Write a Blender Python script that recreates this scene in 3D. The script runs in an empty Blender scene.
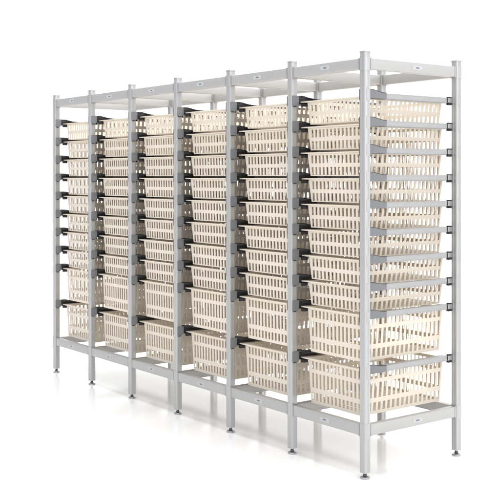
import bpy, math

# ------------------------------------------------------------------ scene
scene = bpy.context.scene
COL = scene.collection
W, D, H = 0.4995, 0.6005, 1.88          # bay pitch, frame depth, rack height
NB = 6                                  # bays
PH = 0.018                              # half a post

# ------------------------------------------------------------------ materials
def material(name, base, rough=0.5, metal=0.0, noise=0.0, nscale=40.0, bump=0.0, spec=0.5, stretch=None,
             subsurf=0.0):
    m = bpy.data.materials.new(name)
    m.use_nodes = True
    nt = m.node_tree
    b = nt.nodes['Principled BSDF']
    b.inputs['Roughness'].default_value = rough
    b.inputs['Metallic'].default_value = metal
    b.inputs['Specular IOR Level'].default_value = spec
    b.inputs['Base Color'].default_value = (*base, 1)
    if noise > 0 or bump > 0:
        tc = nt.nodes.new('ShaderNodeTexCoord')
        mp = nt.nodes.new('ShaderNodeMapping')
        mp.inputs['Scale'].default_value = stretch or (1, 1, 1)
        nz = nt.nodes.new('ShaderNodeTexNoise')
        nz.inputs['Scale'].default_value = nscale
        nz.inputs['Detail'].default_value = 5
        nt.links.new(tc.outputs['Object'], mp.inputs['Vector'])
        nt.links.new(mp.outputs['Vector'], nz.inputs['Vector'])
        if noise > 0:
            rp = nt.nodes.new('ShaderNodeValToRGB')
            rp.color_ramp.elements[0].position = 0.3
            rp.color_ramp.elements[1].position = 0.7
            rp.color_ramp.elements[0].color = (*[c * (1 - noise) for c in base], 1)
            rp.color_ramp.elements[1].color = (*[min(1, c * (1 + noise)) for c in base], 1)
            nt.links.new(nz.outputs['Fac'], rp.inputs['Fac'])
            nt.links.new(rp.outputs['Color'], b.inputs['Base Color'])
        if bump > 0:
            bp = nt.nodes.new('ShaderNodeBump')
            bp.inputs['Strength'].default_value = bump
            bp.inputs['Distance'].default_value = 0.001
            nt.links.new(nz.outputs['Fac'], bp.inputs['Height'])
            nt.links.new(bp.outputs['Normal'], b.inputs['Normal'])
    return m

M_POST = material('anodised_aluminium', (0.445, 0.440, 0.437), 0.33, 0.5, 0.03, 6, 0.05, stretch=(30, 30, 1))
M_BEAM = material('brushed_aluminium_beam', (0.452, 0.442, 0.434), 0.42, 0.4, 0.03, 8, 0.05, stretch=(3, 3, 20))
M_JOINT = material('satin_joint_metal', (0.42, 0.414, 0.412), 0.36, 0.6, 0.02, 30)
M_RAIL = material('rail_aluminium', (0.385, 0.380, 0.380), 0.42, 0.4, 0.03, 20)
M_CAP = material('grey_plastic', (0.18, 0.183, 0.193), 0.42, 0.0, 0.05, 60)
M_BLACK = material('black_plastic', (0.022, 0.022, 0.024), 0.35, 0.0, 0.1, 50)
M_CREAM = material('cream_plastic', (0.725, 0.648, 0.548), 0.42, 0.0, 0.012, 30, 0.03)
def vary(m, amount):
    nt = m.node_tree
    b = nt.nodes['Principled BSDF']
    src = b.inputs['Base Color'].links[0].from_socket
    oi = nt.nodes.new('ShaderNodeObjectInfo')
    mr = nt.nodes.new('ShaderNodeMapRange')
    mr.inputs['To Min'].default_value = 1 - amount
    mr.inputs['To Max'].default_value = 1 + amount
    hs = nt.nodes.new('ShaderNodeHueSaturation')
    nt.links.new(oi.outputs['Random'], mr.inputs['Value'])
    nt.links.new(mr.outputs['Result'], hs.inputs['Value'])
    nt.links.new(src, hs.inputs['Color'])
    nt.links.new(hs.outputs['Color'], b.inputs['Base Color'])
vary(M_CREAM, 0.025)
vary(M_BEAM, 0.03)
vary(M_POST, 0.02)
M_STEEL = material('foot_steel', (0.42, 0.42, 0.43), 0.28, 0.9, 0.05, 40)
M_RUBBER = material('foot_stem', (0.07, 0.07, 0.075), 0.35, 0.3, 0.1, 40)
M_LABEL = material('label_white', (0.49, 0.485, 0.48), 0.4, 0.0, 0.01, 40)
M_INK = material('label_ink', (0.16, 0.16, 0.22), 0.5, 0.0, 0.05, 90)
M_FLOOR = material('white_studio_floor', (0.955, 0.948, 0.940), 0.12, 0.0, 0.004, 1.5, 0.0, spec=0.5)

# ------------------------------------------------------------------ mesh helpers
class MB:
    def __init__(self):
        self.v, self.f, self.m = [], [], []
    def face(self, pts, mi=0):
        n = len(self.v)
        self.v.extend(pts)
        self.f.append(tuple(range(n, n + len(pts))))
        self.m.append(mi)
    def box(self, x0, x1, y0, y1, z0, z1, mi=0, r=0.0):
        if r > 0:
            # rounded in the X-Z section, run along Y, or the like: pick the longest axis as the run
            d = (x1 - x0, y1 - y0, z1 - z0)
            ax = d.index(max(d))
            return self.bar(ax, x0, x1, y0, y1, z0, z1, r, mi)
        n = len(self.v)
        self.v += [(x0, y0, z0), (x1, y0, z0), (x1, y1, z0), (x0, y1, z0),
                   (x0, y0, z1), (x1, y0, z1), (x1, y1, z1), (x0, y1, z1)]
        for q in ((3, 2, 1, 0), (4, 5, 6, 7), (0, 1, 5, 4), (1, 2, 6, 5), (2, 3, 7, 6), (3, 0, 4, 7)):
            self.f.append(tuple(n + i for i in q)); self.m.append(mi)
    def prism(self, outline, axis, a, b, mi=0):
        """outline: 2-D points; axis 0: (y,z) run along x; 1: (x,z) along y; 2: (x,y) along z"""
        def P(p, t):
            return ((t, p[0], p[1]), (p[0], t, p[1]), (p[0], p[1], t))[axis]
        n, k = len(self.v), len(outline)
        self.v += [P(p, a) for p in outline] + [P(p, b) for p in outline]
        self.f.append(tuple(n + i for i in range(k))); self.m.append(mi)
        self.f.append(tuple(n + k + i for i in reversed(range(k)))); self.m.append(mi)
        for i in range(k):
            j = (i + 1) % k
            self.f.append((n + i, n + k + i, n + k + j, n + j)); self.m.append(mi)
    def bar(self, ax, x0, x1, y0, y1, z0, z1, r, mi=0):
        lo, hi = (x0, y0, z0), (x1, y1, z1)
        u, w = [i for i in range(3) if i != ax]
        self.prism(rrect(lo[u], hi[u], lo[w], hi[w], r), ax, lo[ax], hi[ax], mi)
    def lathe(self, prof, cx, cy, n=20, mi=0):
        base = len(self.v)
        for (r, z) in prof:
            for i in range(n):
                a = 2 * math.pi * i / n
                self.v.append((cx + r * math.cos(a), cy + r * math.sin(a), z))
        for k in range(len(prof) - 1):
            for i in range(n):
                j = (i + 1) % n
                self.f.append((base + k * n + i, base + k * n + j, base + (k + 1) * n + j, base + (k + 1) * n + i))
                self.m.append(mi)
        self.f.append(tuple(base + i for i in reversed(range(n)))); self.m.append(mi)
        e = base + (len(prof) - 1) * n
        self.f.append(tuple(e + i for i in range(n))); self.m.append(mi)
    def build(self, name, mats, parent=None, smooth=True, loc=None):
        if not isinstance(mats, (list, tuple)):
            mats = [mats]
        me = bpy.data.meshes.new(name)
        me.from_pydata(self.v, [], self.f)
        for m in mats:
            me.materials.append(m)
        me.polygons.foreach_set('material_index', self.m)
        import bmesh
        bm = bmesh.new(); bm.from_mesh(me)
        bmesh.ops.remove_doubles(bm, verts=bm.verts, dist=1e-6)
        bmesh.ops.recalc_face_normals(bm, faces=bm.faces)
        bm.to_mesh(me); bm.free()
        if smooth:
            me.polygons.foreach_set('use_smooth', [True] * len(me.polygons))
            me.set_sharp_from_angle(angle=math.radians(35))
        o = bpy.data.objects.new(name, me)
        COL.objects.link(o)
        if parent: o.parent = parent
        if loc: o.location = loc
        return o

def rrect(a0, a1, b0, b1, r, n=4):
    pts = []
    for (cx, cy, s) in ((a1 - r, b1 - r, 0), (a0 + r, b1 - r, 90), (a0 + r, b0 + r, 180), (a1 - r, b0 + r, 270)):
        for i in range(n + 1):
            a = math.radians(s + 90 * i / n)
            pts.append((cx + r * math.cos(a), cy + r * math.sin(a)))
    return pts

def post_outline(h, r, g, gd):
    """rounded square with one shallow groove down the middle of each face"""
    pts = []
    for (sx, sy, s) in ((1, 1, 0), (-1, 1, 90), (-1, -1, 180), (1, -1, 270)):
        for i in range(6):
            a = math.radians(s + 90 * i / 5)
            pts.append((sx * (h - r) + r * math.cos(a), sy * (h - r) + r * math.sin(a)))
        # groove on the next face
        d = math.radians(s + 90)
        nx, ny = math.cos(d), math.sin(d)      # face normal
        tx, ty = -ny, nx                       # walking direction
        for (t, e) in ((-g, 0), (-g + 0.0008, -gd), (g - 0.0008, -gd), (g, 0)):
            pts.append((nx * (h + e) + tx * t, ny * (h + e) + ty * t))
    return pts

def empty(name, loc=(0, 0, 0), parent=None):
    o = bpy.data.objects.new(name, None)
    o.empty_display_size = 0.1
    COL.objects.link(o)
    o.location = loc
    if parent: o.parent = parent
    return o

def dup(o, parent=None, loc=None):
    c = o.copy()
    COL.objects.link(c)
    if parent: c.parent = parent
    if loc is not None: c.location = loc
    return c

# ------------------------------------------------------------------ floor (seamless white studio floor)
fl = MB()
fl.face([(-200, -200, 0), (200, -200, 0), (200, 200, 0), (-200, 200, 0)])
floor = fl.build('floor', M_FLOOR, smooth=False)
floor['kind'] = 'structure'

# ------------------------------------------------------------------ the rack
rack = empty('storage_rack', (0, 0, 0))
rack['label'] = 'long silver aluminium rack of six bays standing on adjustable feet'
rack['category'] = 'storage rack'

BZ0, BZ1 = 0.187, 0.237      # lower beams
TZ0, TZ1 = 1.800, 1.850      # upper beams

LEVELS = [1.690 - .1225 * k for k in range(9)] + [0.466]

# a post with its levelling foot, end cap and two joint collars
def make_post():
    mb = MB()
    mb.prism(post_outline(PH, 0.006, 0.0035, 0.0012), 2, 0.027, 1.873)
    for z in LEVELS:                       # small cover plates over the rail fixings
        for sx in (1, -1):
            X = sorted((sx * (PH - .0002), sx * (PH + .0005)))
            mb.box(X[0], X[1], -.0100, .0100, z - .0270, z + .0270, 1)
    p = mb.build('post', [M_POST, M_JOINT], rack)
    c = MB()
    c.prism(rrect(-PH - .0012, PH + .0012, -PH - .0012, PH + .0012, .007, 5), 2, 1.8731, 1.8785)
    c.prism(rrect(-PH - .0002, PH + .0002, -PH - .0002, PH + .0002, .006, 5), 2, 1.8786, 1.8800)
    c.build('end_cap', M_JOINT, p)
    f = MB()
    f.lathe([(.0205, 0.0), (.0215, .002), (.0215, .006), (.0195, .0085), (.012, .0105), (.0085, .012)], 0, 0, 28, 0)
    f.lathe([(.0100, .0121), (.0090, .0165), (.0075, .0185), (.0065, .0268)], 0, 0, 20, 1)
    f.build('foot', [M_STEEL, M_RUBBER], p)
    for (z0, z1) in ((BZ0 - .012, BZ1 + .006), (TZ0 - .006, TZ1 + .004)):
        j = MB()
        j.prism(rrect(-PH - .0008, PH + .0008, -PH - .0008, PH + .0008, .0065, 5), 2, z0, z1)
        j.build('joint_collar', M_POST, p)
    return p
post0 = make_post()
first = True
for i in range(NB + 1):
    for y in (0, D):
        if first:
            post0.location = (-i * W, y, 0); first = False; continue
        c = dup(post0, rack, (-i * W, y, 0))
        for ch in post0.children:
            dup(ch, c)

# beams: a hollow-looking rounded bar with a groove and a clamp at each end
def beam_outline(z0, z1, t=.015):
    r = .0035
    pts = []
    for (sx, sz, s) in ((1, 1, 0), (-1, 1, 90), (-1, -1, 180), (1, -1, 270)):
        for i in range(4):
            a = math.radians(s + 90 * i / 3)
            cx = sx * (t - r); cz = (z1 - r) if sz > 0 else (z0 + r)
            pts.append((cx + r * math.cos(a), cz + r * math.sin(a)))
    return pts

def make_beam(length, axis):
    mb = MB()
    a, b = PH + .010, length - PH - .010
    sgn = 1
    if axis == 1:
        mb.prism(beam_outline(-.025, .025), 1, a, b)
    else:
        mb.prism(beam_outline(-.025, .025), 0, -b, -a)
    o = mb.build('beam', M_BEAM, rack)
    for (c0, c1) in ((PH + .0016, PH + .0098), (length - PH - .0098, length - PH - .0016)):
        k = MB()
        if axis == 1:
            k.prism(rrect(-.0165, .0165, -.0275, .0268, .004), 1, c0, c1)
        else:
            k.prism(rrect(-.0165, .0165, -.0275, .0268, .004), 0, -c1, -c0)
        k.build('beam_clamp', M_JOINT, o)
    return o

def add_plate(beam, cx, cy, cz, face):
    """small white maker's label; face 'y' looks to -Y, face 'x' looks to +X"""
    k = MB()
    w, h = .031, .0095
    if face == 'y':
        k.prism(rrect(cx - w, cx + w, cz - h, cz + h, .003), 1, cy - .0010, cy - .0001, 0)
        for (a, b, hh) in ((-.012, -.007, .0030), (-.006, .002, .0036), (.003, .008, .0030), (.009, .012, .0024)):
            k.prism(rrect(cx + a, cx + b, cz - hh, cz + hh, .0011), 1, cy - .0014, cy - .00105, 1)
    else:
        k.prism(rrect(cy - w, cy + w, cz - h, cz + h, .003), 0, cx + .0001, cx + .0010, 0)
        for (a, b, hh) in ((-.012, -.007, .0030), (-.006, .002, .0036), (.003, .008, .0030), (.009, .012, .0024)):
            k.prism(rrect(cy + a, cy + b, cz - hh, cz + hh, .0011), 0, cx + .00105, cx + .0014, 1)
    return k.build('label_plate', [M_LABEL, M_INK], beam)

lb0 = make_beam(W, 0)
pl0 = add_plate(lb0, -W * .50, -.015, 0, 'y')
cb0 = make_beam(D, 1)
cl0 = add_plate(cb0, .015, D * .53, 0, 'x')
used_l = used_c = False
for (z0, z1) in ((BZ0, BZ1), (TZ0, TZ1)):
    zc = (z0 + z1) / 2
    for i in range(NB):
        for y in (0, D):
            loc = (-i * W, y, zc)
            if not used_l:
                lb0.location = loc; used_l = True
                continue
            c = dup(lb0, rack, loc)
            for ch in lb0.children:
                if ch == pl0:
                    if y > 0: continue
                    dup(ch, c, (math.sin(i * 7.3 + z0 * 5) * .007, 0, math.cos(i * 4.1 + z0 * 3) * .002))
                else:
                    dup(ch, c)
    for i in range(NB + 1):
        loc = (-i * W, 0, zc)
        if not used_c:
            cb0.location = loc; used_c = True
            continue
        c = dup(cb0, rack, loc)
        for ch in cb0.children:
            if ch == cl0 and i > 0: continue
            dup(ch, c)

# ------------------------------------------------------------------ rails
RY0, RY1 = .021, .548
GY = .143                                       # the cap and its guide end here

def wave(y):                                    # top edge of the front cap: high at the front, down to the rail
    t = min(1, max(0, (y - .045) / .085))
    s = t * t * (3 - 2 * t)
    return .0245 * (1 - s) + .0125 * s

def rail_meshes(s):
    """s = +1: rail on the +X side of a post, s = -1: on its -X side. Returns four MBs in post coordinates."""
    def bx(mb, x0, x1, *a, **k):
        X0, X1 = sorted((s * x0, s * x1))
        mb.box(X0, X1, *a, **k)
    def pr(mb, outl, x0, x1, mi=0):
        X0, X1 = sorted((s * x0, s * x1))
        mb.prism(outl, 0, X0, X1, mi)
    rail = MB()
    # C-shaped aluminium channel
    bx(rail, .0120, .0165, RY0, RY1, -.0122, .0122)
    bx(rail, .0110, .0118, RY0, RY1, .0085, .0118)
    bx(rail, .0110, .0118, RY0, RY1, -.0118, -.0085)
    bx(rail, .0166, .0440, GY, RY1, .0097, .0121)
    bx(rail, .0166, .0440, GY, RY1, -.0147, -.0120)
    cap = MB()
    # front block beside the post
    blk = [(-.0166, -.0225), (-.0166, .0225), (-.0140, .0248), (.0220, .0248), (.0220, -.0180), (.0100, -.0245), (-.0140, -.0245)]
    pr(cap, blk, .0190, .0245 if s > 0 else .0205)
    # side skirt with its wavy top
    ys = [RY0 + .0005 + (GY - .002 - RY0) * i / 16 for i in range(17)]
    outl = [(y, wave(y)) for y in ys] + [(ys[-1], -.0136), (ys[0], -.0150)]
    pr(cap, outl, .0078, .0108)
    run = MB()
    # black guide behind the cap: web, two flanges, the wavy edge
    bx(run, .0166, .0200, .0285, GY - .001, -.0124, .0115)
    bx(run, .0166, .0450, .0285, GY - .001, -.0150, -.0125)
    top = [(y, .0085 + (wave(y) - .0125) * .55) for y in ys if y > .028] 
    outl = [(y, z + .0030) for (y, z) in top] + [(y, z) for (y, z) in reversed(top)]
    pr(run, outl, .0166, .0450)
    outl = [(y, wave(y) + .0022) for y in ys] + [(y, wave(y) + .0003) for y in reversed(ys)]
    pr(run, outl, .0070, .0165)
    # black stop under the rim
    bx(run, .0310, .0500, .0290, .0560, -.0270, -.0151)
    bx(run, .0196, .0240, -.0100, .0060, -.0290, -.0247)
    br = MB()
    bx(br, .0095, .0215, RY1 + .0005, RY1 + .0032, -.0130, .0130, mi=1)
    bx(br, .0090, .0225, RY1 + .0034, D - PH - .0008, -.0110, .0110, mi=0)
    bx(br, .0130, .0260, RY1 + .0120, D - PH - .0008, .0112, .0165, mi=1)
    bx(br, .0110, .0250, RY1 + .0100, D - PH - .0030, -.0225, -.0112, mi=1)
    return rail, cap, run, br

PROTO = {}
def make_rail(s, loc):
    if s not in PROTO:
        a, b, c, d = rail_meshes(s)
        r = a.build('rail', M_RAIL, rack, smooth=False)
        b.build('front_cap', M_CAP, r, smooth=False)
        c.build('runner', M_BLACK, r, smooth=False)
        d.build('rear_bracket', [M_JOINT, M_BLACK], r, smooth=False)
        r.location = loc
        PROTO[s] = r
        return r
    p = PROTO[s]
    r = dup(p, rack, loc)
    for ch in p.children:
        dup(ch, r)
    return r

hidden = []                                     # rails of the two farthest bays behind their posts: one mesh
for i in range(NB):                             # bay i lies between post i (right) and post i+1 (left)
    for z in LEVELS:
        make_rail(+1, (-(i + 1) * W, 0, z))
        if i < 4:
            make_rail(-1, (-i * W, 0, z))
        else:
            hidden.append((-i * W, z))
hm = MB()
for (x, z) in hidden:
    for k, mb in enumerate(rail_meshes(-1)):
        n = len(hm.v)
        hm.v += [(a + x, b, c + z) for (a, b, c) in mb.v]
        hm.f += [tuple(n + q for q in f) for f in mb.f]
        hm.m += [(3 if mi else 4) if k == 3 else k if k < 3 else 0 for mi in mb.m] if k == 3 else [k] * len(mb.m)
hm.m = [2 if q == 3 else 3 if q == 4 else q for q in hm.m]
ho = hm.build('rail', [M_RAIL, M_CAP, M_BLACK, M_JOINT], rack, smooth=False)
ho['kind'] = 'stuff'

# ------------------------------------------------------------------ baskets
BX, BY0, BY1 = .190, .050, .570                 # body half width and depth range at the rim
TX, TY = .017, .004                             # taper of sides and ends
TH = .0032                                      # wall thickness

def slot_panel(mb, us, vs, hole, mapf, th):
    """A panel of cells between the lines us, vs; hole(i,j) leaves a cell open; both skins and the hole walls."""
    nu, nv = len(us) - 1, len(vs) - 1
    F = [[mapf(u, v, 0) for v in vs] for u in us]
    B = [[mapf(u, v, th) for v in vs] for u in us]
    solid = lambda i, j: 0 <= i < nu and 0 <= j < nv and not hole(i, j)
    for i in range(nu):
        for j in range(nv):
            if not solid(i, j): continue
            mb.face([F[i][j], F[i + 1][j], F[i + 1][j + 1], F[i][j + 1]])
            mb.face([B[i][j], B[i][j + 1], B[i + 1][j + 1], B[i + 1][j]])
            for (di, dj, a, b) in ((-1, 0, (i, j), (i, j + 1)), (1, 0, (i + 1, j), (i + 1, j + 1)),
                                   (0, -1, (i, j), (i + 1, j)), (0, 1, (i, j + 1), (i + 1, j + 1))):
                if not solid(i + di, j + dj):
                    mb.face([F[a[0]][a[1]], F[b[0]][b[1]], B[b[0]][b[1]], B[a[0]][a[1]]])

def slot_lines(length, n, frac):
    """n slots along a length: returns the lines; odd cells are the slots"""
    m = .008
    p = (length - 2 * m) / (n - 1 + frac)
    us = [0]
    for k in range(n):
        us += [m + k * p, m + k * p + p * frac]
    return us + [length]

def make_basket(depth, rows, name, deep):
    root = empty(name)
    zt, zb = -.009, -.009 - depth
    mb = MB()
    vs = [0]
    for (a, b) in rows:
        vs += [a * depth, b * depth]
    vs.append(depth)
    hole = lambda i, j: i % 2 == 1 and j % 2 == 1
    # front and rear walls
    for (y, sy, inn) in ((BY0, 1, 1), (BY1, -1, -1)):
        wb = 2 * (BX - TX)
        us = slot_lines(wb, 13, .52 if sy > 0 else .80)
        def mp(u, v, t, y=y, sy=sy):
            f = v / depth
            x = -wb / 2 + u
            if u == 0: x = -(BX - TX * f)
            if u == us[-1]: x = BX - TX * f
            return (x, y + sy * (TY * f + t), zt - v)
        slot_panel(mb, us, vs, hole, mp, TH)
    for sx in (1, -1):
        L = BY1 - BY0 - 2 * TY
        us = slot_lines(L, 17, .56)
        def mp(u, v, t, sx=sx):
            f = v / depth
            y = BY0 + TY + u
            if u == 0: y = BY0 + TY * f + TH
            if u == us[-1]: y = BY1 - TY * f - TH
            return (sx * (BX - TX * f - t), y, zt - v)
        slot_panel(mb, us, vs, hole, mp, TH)
    mb.build('slotted_wall', M_CREAM, root, smooth=False)
    # base: a sheet pierced by rows of short slots
    bs = MB()
    x0, x1 = -(BX - TX) + TH, BX - TX - TH
    y0, y1 = BY0 + TY + TH, BY1 - TY - TH
    us = slot_lines(x1 - x0, 12, .42)
    vsb = slot_lines(y1 - y0, 15, .50)
    slot_panel(bs, us, vsb, hole, lambda u, v, t: (x0 + u, y0 + v, zb + .0005 + t), .003)
    bs.build('base', M_CREAM, root, smooth=False)
    # rim: flange outwards with a down-turned lip
    rm = MB()
    def ring(xo, ya, yb, xi, yc, yd, za, zb_):
        o = [(-xo, ya), (xo, ya), (xo, yb), (-xo, yb)]
        n = [(-xi, yc), (xi, yc), (xi, yd), (-xi, yd)]
        for k in range(4):
            j = (k + 1) % 4
            rm.face([(*o[k], za), (*o[j], za), (*n[j], za), (*n[k], za)])
            rm.face([(*o[k], zb_), (*n[k], zb_), (*n[j], zb_), (*o[j], zb_)])
            rm.face([(*o[k], za), (*o[k], zb_), (*o[j], zb_), (*o[j], za)])
            rm.face([(*n[k], za), (*n[j], za), (*n[j], zb_), (*n[k], zb_)])
    ring(.2275, BY0 - .012, BY1 + .006, BX - TH, BY0 + TH, BY1 - TH, zt + .0065, zt + .0005)
    rm.build('rim', M_CREAM, root, smooth=False)
    return root

shallow0 = make_basket(.1055, ((.075, .43), (.60, .95)), 'storage_basket', False)
deep0 = make_basket(.206, ((.035, .21), (.30, .64), (.745, .93)), 'storage_basket', True)

COLN = ['rightmost column', 'second column from the right', 'third column from the right',
        'third column from the left', 'second column from the left', 'leftmost column']
ROWN = ['top row', 'second row down', 'third row down', 'fourth row down', 'fifth row down', 'sixth row down',
        'seventh row down', 'eighth row down']
used = set()
for i in range(NB):
    for k, z in enumerate(LEVELS):
        deep = k >= 8
        src = deep0 if deep else shallow0
        # hand-placed: a millimetre or two of play in the runners
        h = math.sin(i * 12.9898 + k * 78.233) * 43758.5453
        h -= math.floor(h)
        loc = (-(i + .5) * W + (h - .5) * .003, (h * 7 % 1 - .5) * .008, z)
        if deep not in used:
            o = src; used.add(deep); o.location = loc
        else:
            o = dup(src, None, loc)
            for ch in src.children:
                dup(ch, o)
        if deep:
            o['label'] = 'deep cream slotted basket, %s, %s' % (
                'upper of two' if k == 8 else 'lowest of all', COLN[i])
            o['group'] = 'deep cream baskets in the rack'
        else:
            o['label'] = 'shallow cream slotted basket, %s, %s' % (ROWN[k], COLN[i])
            o['group'] = 'shallow cream baskets in the rack'
        o['category'] = 'basket'

# ------------------------------------------------------------------ light
world = bpy.data.worlds.new('World')
scene.world = world
world.use_nodes = True
bg = world.node_tree.nodes['Background']
wn, wl = world.node_tree.nodes, world.node_tree.links
bg.inputs['Strength'].default_value = 1.52
# white studio all round, its wall behind the photographer left a little darker
wt = wn.new('ShaderNodeTexCoord')
wd = wn.new('ShaderNodeVectorMath'); wd.operation = 'DOT_PRODUCT'
wd.inputs[1].default_value = (-0.50, -0.86, -0.05)
wl.new(wt.outputs['Generated'], wd.inputs[0])
wr = wn.new('ShaderNodeValToRGB')
wr.color_ramp.interpolation = 'EASE'
wr.color_ramp.elements[0].position = 0.05; wr.color_ramp.elements[0].color = (0.965, 0.985, 1, 1)
wr.color_ramp.elements[1].position = 0.85; wr.color_ramp.elements[1].color = (0.50, 0.525, 0.56, 1)
wl.new(wd.outputs['Value'], wr.inputs['Fac'])
wl.new(wr.outputs['Color'], bg.inputs['Color'])

def softbox(name, loc, target, sx, sy, power, color=(1, 1, 1)):
    l = bpy.data.lights.new(name, 'AREA')
    l.shape = 'RECTANGLE'; l.size = sx; l.size_y = sy
    l.energy = power; l.color = color
    o = bpy.data.objects.new(name, l)
    COL.objects.link(o)
    o.location = loc
    from mathutils import Vector
    o.rotation_euler = (Vector(target) - Vector(loc)).to_track_quat('-Z', 'Y').to_euler()
    return o
softbox('overhead_softbox', (-1.5, 0.6, 4.2), (-1.5, .3, 1), 5, 2.5, 185)
softbox('end_softbox', (4.2, 1.6, 1.9), (0, .3, 1.0), 2.2, 2.6, 42)
softbox('front_softbox', (0.5, -5.5, 2.9), (-1.5, 0, 1.0), 4, 2.0, 34)

# ------------------------------------------------------------------ camera
cam = bpy.data.cameras.new('camera')
co = bpy.data.objects.new('camera', cam)
COL.objects.link(co)
th = 0.9184
co.location = (3.1773, -3.0641, 1.3271)
co.rotation_euler = (math.radians(90), 0, th)
cam.sensor_width = 36
cam.sensor_fit = 'HORIZONTAL'
cam.lens = 996.8 / 500 * 36
cam.shift_x = 0
cam.shift_y = (176.75 - 250) / 500
cam.clip_end = 500
scene.camera = co

scene.view_settings.view_transform = 'Standard'
scene.view_settings.look = 'None'
scene.view_settings.exposure = 0
scene.view_settings.gamma = 1
scene.render.resolution_x = 1024
scene.render.resolution_y = 1024
scene.cycles.max_bounces = 12
scene.cycles.diffuse_bounces = 6
